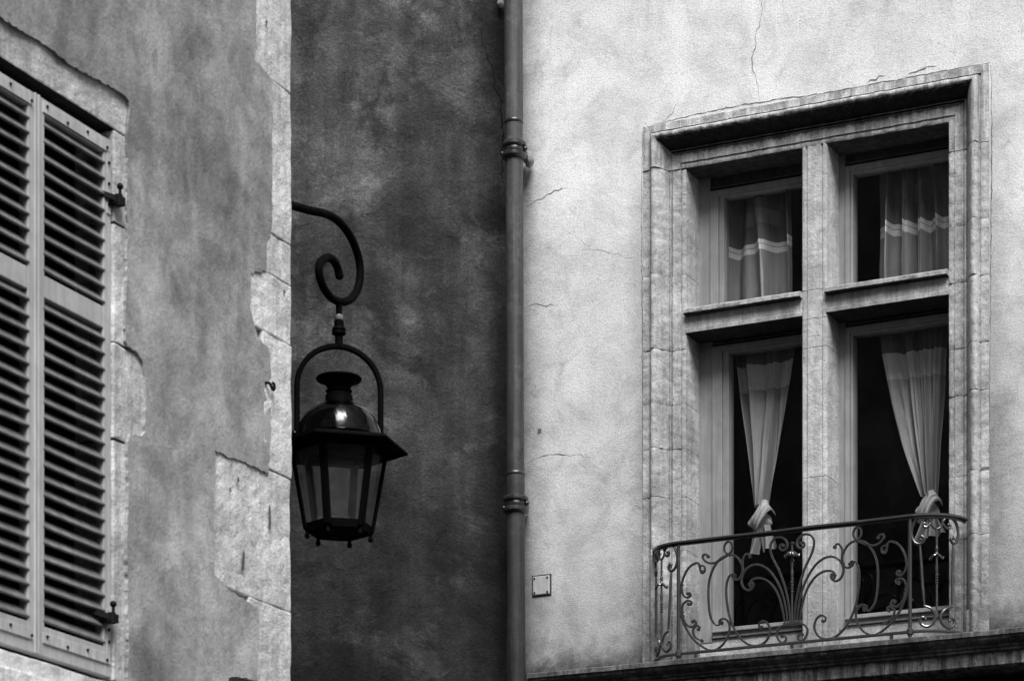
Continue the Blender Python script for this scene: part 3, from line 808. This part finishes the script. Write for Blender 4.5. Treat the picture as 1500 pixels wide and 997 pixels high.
for y in (221, 739):
    b = MB()
    for dz in (-.030, .030):
        b.lathe((X(y), 0, pz(y) + dz), [(RP, -.018), (RP + .010, -.016), (RP + .019, -.006), (RP + .019, .008), (RP + .010, .017), (RP, .018)], 40)
    b.lathe((X(y), 0, pz(y)), [(RP, -.022), (RP + .007, -.012), (RP + .007, .012), (RP, .022)], 40)
    b.tube([(X(y) + RP + .002, -.02, pz(y)), (X(y) + RP + .012, .03, pz(y)), (X(y) + RP + .012, .16, pz(y))], .010, 8)
    b.ball((X(y) + RP + .010, -.022, pz(y) + .004), .014); b.ball((X(y) - RP - .014, -.012, pz(y) - .02), .012)
    b.tube([(X(y), RP - .01, pz(y)), (X(y), .3, pz(y))], .010, 8)
    b.build('clamp', M['clamp'], pipe, smooth=True, flip=False)
    c = MB(); rows = []
    for i in range(11):
        th = math.pi * i / 10
        rows.append([(X(y) + RP + .034 + .024 * math.sin(th) * math.cos(2 * math.pi * j / 14) * (1 + .3 * math.sin(j * 2.1 + i)), .10 + .05 * math.sin(th) * math.sin(2 * math.pi * j / 14), pz(y) - .01 + .045 * math.cos(th)) for j in range(14)])
    if y < 400: c.loft(rows); c.build('mortar_patch', M['mortar'], pipe, smooth=True, flip=False)

# ------------------------------------------------------------------ house with the shutters
lh = tag(empty('shuttered_house', PL.root(), PL.ang), 'weathered plaster house at left with pale corner stones and closed louvred shutters', 'house')
tC = PL.a(424)                                             # corner of the house
s0, s1, s2 = PL.a(57) - (PL.a(167) - PL.a(57)), PL.a(57), PL.a(167)
zO1 = PL.z(57, 85 + .61 * 57); zO0 = PL.z(57, 962)
LT = 9.9; LX0 = -3.2
PT = .011                                                  # plaster stands this far over the stone
core = MB()
core.box(LX0, s0 - .05, -.35, -.012, 0, LT); core.box(s2 + .05, tC - .01, -.35, -.012, 0, LT)
core.box(s0 - .05, s2 + .05, -.35, -.012, zO1 + .05, LT); core.box(s0 - .05, s2 + .05, -.35, -.012, 0, zO0 - .05)
core.box(tC - .36, tC - .008, -6, -.35, 0, LT); core.box(LX0, LX0 + .3, -6, -.35, 0, LT); core.box(LX0 + .3, tC - .36, -6, -5.7, 0, LT)
core.build('masonry', M['plaster'], lh)
rf = MB(); rf.box(LX0 - .2, tC + .3, -6.3, .35, LT, LT + .14)
rf.add([(LX0 - .2, .35, LT + .14), (tC + .3, .35, LT + .14), (tC + .3, -3, LT + 1.6), (LX0 - .2, -3, LT + 1.6), (LX0 - .2, -6.3, LT + .14), (tC + .3, -6.3, LT + .14)], [(0, 1, 2, 3), (3, 2, 5, 4), (0, 3, 4), (1, 5, 2)])
rf.build('roof', M['roof'], lh)
b = MB(); b.box(s0 - .05, s2 + .05, -.34, -.16, zO0 - .05, zO1 + .05); b.build('dark_backing', M['void'], lh)  # black board added behind the shutters to block light

def px_line(pts): return [PL.at(x, y) for x, y in pts]
# plaster sheet: outline follows the corner stones, hole follows the window stones
quoin_edge = [(372, -260), (371, 0), (370, 88), (378, 98), (394, 116), (395, 160), (394, 336), (388, 350), (386, 398), (364, 402), (363, 455), (374, 492), (392, 512), (395, 560), (393, 640), (389, 690), (345, 672), (312, 660), (310, 740), (311, 842), (330, 862), (376, 892), (374, 960), (373, 992), (332, 990), (330, 1080), (372, 1100), (373, 1500)]
outer = [(LX0, LT - .02)] + jag(jag(px_line(quoin_edge), .03, .010, 8, 2.0), .008, .008, 50, 6.0)
outer = [(a, min(z, LT - .02)) for a, z in outer] + [(outer[-1][0], .02), (LX0, .02)]
hole_r = px_line([(57, 66), (78, 80), (98, 94), (120, 106), (150, 125), (176, 140), (186, 150), (187, 162), (184, 200), (183, 300), (181, 400), (180, 500), (184, 510), (198, 520), (206, 536), (209, 560), (210, 632), (204, 641), (188, 637), (184, 646), (184, 800), (183, 960), (182, 1022)])
cen = s1
hole_l = [(2 * cen - a, z) for a, z in reversed(hole_r)]
hole = jag(jag(hole_l + hole_r[1:] + [hole_l[0]], .03, .012, 7, 8.0), .008, .007, 55, 3.0)[:-1]
def sheet(outline, holes, p0, p1, name, mat, parent):
    bm = bmesh.new()
    eds = []
    for lp in [outline] + holes:
        vs = [bm.verts.new((a, -p1, z)) for a, z in lp]
        eds += [bm.edges.new((vs[i], vs[(i + 1) % len(vs)])) for i in range(len(vs))]
    bmesh.ops.triangle_fill(bm, edges=eds, use_beauty=True, use_dissolve=False)
    r = bmesh.ops.extrude_face_region(bm, geom=bm.faces[:])
    for v in r['geom']:
        if isinstance(v, bmesh.types.BMVert): v.co.y = -p0
    bmesh.ops.recalc_face_normals(bm, faces=bm.faces[:])
    me = bpy.data.meshes.new(name); bm.to_mesh(me); bm.free(); me.materials.append(mat)
    o = bpy.data.objects.new(name, me); COL.objects.link(o); o.parent = parent; return o
sheet(outer, [hole], -.010, PT, 'wall', M['plaster'], lh)

# corner stones (each runs under the plaster's edge and turns the corner)
def cstone(y0, y1, xin, out=.0):
    t = PL.a(xin); z1, z0 = PL.z(410, y0), PL.z(410, y1)
    b = MB(); b.box(t - .03, tC + out, -.45, .006 + random.uniform(-.002, .004), z0 + .001, z1 - .001)
    for x, y, wx, wz in ((352, 822, .014, .045), (345, 703, .013, .010), (333, 718, .008, .010), (386, 34, .008, .012), (391, 758, .009, .05), (413, 428, .009, .008)):
        if y0 < y < y1:
            ga, gz = PL.at(x, y)
            b.add([(ga + wx * math.cos(k * .63) * random.uniform(.5, 1.2), .0125, gz + wz * math.sin(k * .63) * random.uniform(.7, 1.1)) for k in range(10)], [tuple(range(10))], 1)
    b.build('corner_stone', [M['quoin'], M['crack']], lh, bevel=.006, rough=(.008, 9, .05))
for y0, y1, xin in ((-700, -420, 300), (-420, -150, 372), (-150, 128, 368), (128, 352, 392), (352, 412, 384), (412, 500, 360), (500, 696, 388), (696, 892, 308), (892, 1085, 370), (1085, 1330, 320), (1330, 1600, 370), (1600, 1900, 320), (1900, 2350, 360)):
    cstone(y0, y1, xin)
# stones round the window
def sstone(a0, a1, z0, z1, p=.0, p0=-.16, nm='surround_stone', mt='surround'):
    b = MB(); b.box(a0, a1, p0, p + random.uniform(-.002, .002), z0 + .002, z1 - .002); return b.build(nm, M[mt], lh, bevel=.006, rough=(.007, 10, .04))
sstone(s0 - .14, s2 + .14, zO1, zO1 + .20)
for side in (-1, 1):
    e0, e1 = (s2, s2 + .2) if side > 0 else (s0 - .2, s0)
    yy = [(165 * .61 + 85, 330), (330, 505), (505, 645), (645, 985)]
    for y0, y1 in yy:
        z1 = zO1 if y0 < 200 else PL.z(175, y0); z0 = max(zO0, PL.z(175, y1)) if y1 < 980 else zO0
        sstone(e0, e1, z0, z1)
sstone(s0 - .18, s2 + .16, zO0 - .15, zO0 - .018, .03, -.16, 'window_sill', 'surround')
sstone(s0 - .20, s2 - .10, zO0 - .20, zO0 - .085, .075, -.10, 'sill_nosing', 'quoin')

# shutters
def shutter(t0, t1, hinge):
    z0, z1 = zO0 + .012, zO1 - .038
    zm1, zm0 = PL.z(110, 424), PL.z(110, 456); zb1 = PL.z(110, 930)
    P0, P1 = -.046, -.010; st = .042
    f = MB()
    f.box(t0, t0 + st, P0, P1, z0, z1); f.box(t1 - st, t1, P0, P1, z0, z1)
    for a, c_ in ((z1 - .052, z1), (zm0, zm1), (z0, zb1)): f.box(t0 + st, t1 - st, P0 + .001, P1 - .001, a, c_)
    f.box((t0 if hinge > 0 else t1 - .012), (t0 + .012 if hinge > 0 else t1), P1, P1 + .006, z0, z1)
    sh = f.build('shutter', M['shutter'], lh, bevel=.004)
    sl = MB()
    for za, zc in ((zm1, z1 - .052), (zb1, zm0)):
        n = round((zc - za) / .0505)
        for i in range(n):
            z = za + (zc - za) * (i + .35) / n; tl = random.uniform(-.002, .002)
            A, B = (P1 + .003, z - .004 + tl), (P1 - .022, z + .025 + tl)
            th = .0085; e = .004
            q = [(A[0] - .007, A[1] - .003), (A[0], A[1]), (A[0], A[1] + .004), (B[0], B[1] + .004), (B[0] - .006, B[1])]
            sg = random.uniform(-.0025, .0025)
            sl.loft([[(t0 + st - .006, p, z_ - sg) for p, z_ in q], [((t0 + t1) / 2, p, z_ - .0012) for p, z_ in q], [(t1 - st + .006, p, z_ + sg) for p, z_ in q]])
    sl.build('louvres', M['slat'], sh, bevel=.0012)
    # strap across the top and down the hinge side, nailed; another across the foot
    h0, h1 = (t1 - .034, t1 - .004) if hinge > 0 else (t0 + .004, t0 + .034)
    for zt, dn in ((z1 - .012, -1), (z0 + .075, 1)):
        k = MB(); k.box(t0 + .03 if hinge > 0 else t0 + .008, t1 - .008 if hinge > 0 else t1 - .03, P1, P1 + .0045, zt - .034, zt)
        k.box(h0 + .006, h1, P1 + .0005, P1 + .0040, zt + (-.24 if dn < 0 else .0), zt + (-.034 if dn < 0 else .15))
        k.build('corner_strap', M['strap'], sh, bevel=.0015)
        nails = [(t0 + .05 + (t1 - t0 - .08) * i / 3, zt - .017 + .006 * (-1) ** i) for i in range(4)]
        nails += [((h0 + h1) / 2, zt + (-.07 - .07 * i if dn < 0 else .04 + .04 * i)) for i in range(3)]
        for ta, zz in nails:
            nb = MB(); nb.tube([(ta, P1 + .003, zz), (ta, P1 + .0085, zz)], .0055, 8); nb.build('nail', M['iron'], sh)
    return sh
shutter(s0 + .004, s1 - .003, -1); shutter(s1 + .003, s2 - .004, 1)
for y in (290, 902):                                        # pintles on the right jamb
    t, z = PL.at(170 if y < 500 else 160, y, .02); b = MB()
    b.bar([(t - .035, -.02, z + .012), (t, .018, z)], .008, .020)
    b.tube([(t + .012, .022, z - .022), (t + .012, .022, z + .014)], .014, 12)
    b.box(t - .004, t + .042, -.02, .030, z - .016, z + .012)
    b.tube([(t + .018, .024, z), (t + .018, .024, z + .040)], .0055, 8); b.ball((t + .018, .024, z + .044), .0115)
    b.build('hinge', M['iron'], lh, smooth=True)
t, z = PL.at(396, 566, .02)                                  # little hook
b = MB(); b.tube(catmull([(t - .022, -.01, z + .008), (t - .020, .02, z + .009), (t - .010, .026, z + .004), (t + .004, .028, z - .010), (t + .015, .028, z - .005), (t + .014, .028, z + .010), (t + .004, .028, z + .014)], 6), .0055, 8)
b.build('hook', M['iron'], lh, smooth=True)

# ------------------------------------------------------------------ wall lantern
SB = .25                                                    # bracket stands on the hidden side face, this far round the corner
bx, by = PL.x + tC * PL.u[0] - SB * PL.n[0], PL.y + tC * PL.u[1] - SB * PL.n[1]
PB = Plane(bx, by, 64.46)
tA = PB.a(496.5); lx, ly = bx + tA * PB.u[0], by + tA * PB.u[1]
lz = lambda py: CAMZ + (HY - py) / FPX * ly
lan = tag(empty('wall_lantern', (bx, by, 0)), 'black six sided street lantern with domed top hanging from a scrolled iron bracket', 'lantern')
def B(px, py):
    a, z = PB.at(px, py); return (a * PB.u[0], a * PB.u[1], z)
S = ly / FPX                                                # metres per pixel there
tr = [(85, 112), (200, 145), (300, 168), (370, 210), (430, 285), (474, 390), (489, 490), (477, 580), (440, 640), (388, 660), (330, 638), (285, 580), (258, 500), (266, 440), (302, 412), (336, 424), (360, 464), (372, 512)]
q = [B(400 + .261 * x, 270 + .261 * y) for x, y in tr]
d0 = Vector(q[0]) - Vector(q[1]); d0 = Vector((q[0][0], q[0][1], 0)).length / Vector((d0.x, d0.y, 0)).length * d0 + Vector(q[0])
q = [tuple(d0)] + q
b = MB(); b.tube(catmull(q, 8), .0165, 14); b.ball(q[-1], .0175)
nrm = Vector((PB.u[0], PB.u[1], 0)); sd = Vector((-PB.u[1], PB.u[0], 0))
P0 = Vector((0, 0, d0.z))
vs = [P0 + sd * x + nrm * y + Vector((0, 0, z)) for z in (-.13, .13) for y in (-.01, .014) for x in (-.04, .04)]
b.add(vs, [(0, 1, 3, 2), (4, 6, 7, 5), (0, 4, 5, 1), (2, 3, 7, 6), (0, 2, 6, 4), (1, 5, 7, 3)])
b.build('bracket', M['lamp'], lan, smooth=True, flip=False)
ox, oy = lx - bx, ly - by
def lat(prof, sides, mat, name, ang=0.0, smooth=True, parent=lan):
    b = MB(); b.lathe((0, 0, 0), prof, sides, 0, ang); o = b.build(name, M[mat], parent, smooth=smooth, flip=False); o.location = (ox, oy, 0); return o
c1 = lambda y: lz(270 + .261 * y)
k1 = .261 * S
lat([(17 * k1, c1(738)), (19 * k1, c1(650))], 16, 'lamp', 'rod')
lat([(.004, c1(762)), (20 * k1, c1(760)), (24 * k1, c1(748)), (22 * k1, c1(734)), (14 * k1, c1(730))], 20, 'collar', 'collar')
lat([(.004, c1(912)), (22 * k1, c1(908)), (23 * k1, c1(850)), (30 * k1, c1(846)), (39 * k1, c1(840)), (39 * k1, c1(824)), (34 * k1, c1(822)), (40 * k1, c1(816)), (36 * k1, c1(804)), (27 * k1, c1(800)), (28 * k1, c1(768)), (20 * k1, c1(762))], 20, 'lamp', 'coupling')
c2 = lambda y: lz(490 + .331 * y)
k2 = .331 * S
TH = R(14)
# bail
bb = MB(); pth = []
cz_, rb = c2(240), 188 * k2
ax = Vector((math.cos(TH), math.sin(TH), 0))
pts = [(-1, c2(455))] + [(-1, c2(350))] + [(math.cos(math.pi * (1 - i / 24)), cz_ + (c2(52) - cz_) * math.sin(math.pi * i / 24)) for i in range(25)] + [(1, c2(350)), (1, c2(455))]
for x, z in pts: pth.append((ox + ax.x * rb * x, oy + ax.y * rb * x, z))
bb.strap(pth, (-ax.y, ax.x, 0), .026, .021); bb.build('bail', M['lamp'], lan, flip=False)
for sgn in (-1, 1):
    n_ = MB(); n_.ball((ox + ax.x * rb * sgn * 1.06, oy + ax.y * rb * sgn * 1.06, c2(450)), .012); n_.build('bolt', M['gloss'], lan, smooth=True, flip=False)
# chimney cap and neck
lat([(.02, c2(304)), (62 * k2, c2(304)), (60 * k2, c2(270)), (52 * k2, c2(262)), (60 * k2, c2(250)), (50 * k2, c2(240)), (56 * k2, c2(228)), (70 * k2, c2(215)), (98 * k2, c2(203)), (102 * k2, c2(196)), (98 * k2, c2(190)), (60 * k2, c2(180)), (.004, c2(172))], 36, 'lamp', 'chimney')
# dome
dm = [(196 * k2, c2(474)), (200 * k2, c2(468)), (192 * k2, c2(462))]
for i in range(15):
    f = R(90) * i / 14 * .86; dm.append((188 * k2 * math.cos(f) ** .92, c2(460) + (c2(296) - c2(460)) * math.sin(f)))
lat(dm, 56, 'gloss', 'dome')
# flared six-sided eave
def hexring(r, y, rot=TH): return [(ox + r * math.cos(rot + math.pi / 3 * j), oy + r * math.sin(rot + math.pi / 3 * j), c2(y)) for j in range(6)]
b = MB(); b.loft([hexring(190 * k2, 486), hexring(300 * k2, 516), hexring(313 * k2, 513), hexring(312 * k2, 502), hexring(250 * k2, 482), hexring(192 * k2, 468)]); b.build('eave', M['lamp'], lan, bevel=.002, flip=False)
# frame: posts, rails
RT, RBt, yT, yB = 213, 150, 512, 868
def hv(j, t, extra=0.0):
    r = (RT + (RBt - RT) * t + extra) * k2; f = TH + math.pi / 3 * j
    return Vector((ox + r * math.cos(f), oy + r * math.sin(f), c2(yT) + (c2(yB) - c2(yT)) * t))
for j in range(6):
    f = TH + math.pi / 3 * j; b = MB()
    b.strap([hv(j, -.03), hv(j, .5), hv(j, 1.0)], (math.cos(f), math.sin(f), 0), .014, .032)
    b.build('post', M['lamp'], lan, flip=False)
for t0, t1, nm in ((-.02, .055, 'top_rail'), (.93, 1.03, 'bottom_rail')):
    b = MB()
    for j in range(6):
        A, Bv, C_, D_ = hv(j, t0), hv(j + 1, t0), hv(j + 1, t1), hv(j, t1)
        Ai, Bi, Ci, Di = hv(j, t0, -14), hv(j + 1, t0, -14), hv(j + 1, t1, -14), hv(j, t1, -14)
        b.add([A, Bv, C_, D_, Ai, Bi, Ci, Di], [(0, 1, 2, 3), (4, 7, 6, 5), (0, 4, 5, 1), (3, 2, 6, 7), (0, 3, 7, 4), (1, 5, 6, 2)])
    b.build(nm, M['lamp'], lan, flip=False)
for j in range(6):
    b = MB(); A = [hv(j, .03, -6), hv(j + 1, .03, -6), hv(j + 1, .96, -6), hv(j, .96, -6)]; b.add(A, [(0, 1, 2, 3)]); b.build('pane', M['lampglass'], lan, flip=False)
    v = hv(j, 1.05, -4); b = MB(); b.lathe((v.x, v.y, v.z), [(.004, -.022), (.010, -.016), (.010, -.008), (.006, .004), (.010, .012)], 10); b.build('foot', M['lamp'], lan, smooth=True, flip=False)
b = MB(); b.loft([hexring(118 * k2, 884), hexring(140 * k2, 882), hexring(146 * k2, 872), hexring(118 * k2, 872)]);
b.build('base_ring', M['lamp'], lan, flip=False)

# ------------------------------------------------------------------ unseen house added across the street, behind the viewer (it darkens the glass and shades the lower walls)
op = tag(empty('unseen_opposite_house', (0, -7, 0)), 'unseen dark house front across the street added to darken reflections and block sky', 'house')
b = MB(); b.box(-16, 18, -4, 0, 0, 8.5); b.build('wall', M['core'], op, flip=False)  # wall of the added unseen house
for i in range(9):
    for z in (1.0, 4.2):
        b = MB(); b.box(-14 + i * 3.6, -12.8 + i * 3.6, .0, .05, z, z + 2.0); b.box(-14.1 + i * 3.6, -12.7 + i * 3.6, 0, .12, z - .1, z - .003); b.build('window', M['frame'], op, flip=False)  # windows of the added unseen house

# ------------------------------------------------------------------ light and sky
SUN_EL, SUN_AZ = R(54), R(172)       # azimuth from +Y towards +X: the light comes from behind the viewer's right shoulder
wd = bpy.data.worlds.new('World'); scene.world = wd; wd.use_nodes = True
nt = wd.node_tree; bg = nt.nodes['Background']
sky = nt.nodes.new('ShaderNodeTexSky'); sky.sky_type = 'NISHITA'; sky.sun_disc = False
sky.sun_elevation = SUN_EL; sky.sun_rotation = SUN_AZ; sky.dust_density = 3.0; sky.air_density = 1.5
bwn = nt.nodes.new('ShaderNodeRGBToBW'); nt.links.new(sky.outputs[0], bwn.inputs[0]); nt.links.new(bwn.outputs[0], bg.inputs[0])
bg.inputs[1].default_value = .075
sl = bpy.data.lights.new('sun', 'SUN'); sl.energy = 5.0; sl.angle = R(32); sl.color = (1, 1, 1)
so = bpy.data.objects.new('sun', sl); COL.objects.link(so)
dv = Vector((math.sin(SUN_AZ) * math.cos(SUN_EL), math.cos(SUN_AZ) * math.cos(SUN_EL), math.sin(SUN_EL)))
so.rotation_euler = dv.to_track_quat('Z', 'Y').to_euler(); so.location = dv * 30

# ------------------------------------------------------------------ camera
cam = bpy.data.cameras.new('camera'); co = bpy.data.objects.new('camera', cam); COL.objects.link(co)
co.location = (0, 0, CAMZ); co.rotation_euler = (R(90), 0, 0)
cam.sensor_width = 36; cam.lens = FPX / 1500 * 36; cam.shift_y = (HY - 498.5) / 1500
cam.clip_start = .1; cam.clip_end = 500
cam.dof.use_dof = True; cam.dof.focus_distance = 15.0; cam.dof.aperture_fstop = 7.0
scene.camera = co
scene.render.engine = 'CYCLES'
scene.cycles.max_bounces = 8; scene.cycles.transparent_max_bounces = 12
scene.view_settings.view_transform = 'Standard'; scene.view_settings.look = 'None'; scene.view_settings.exposure = 0
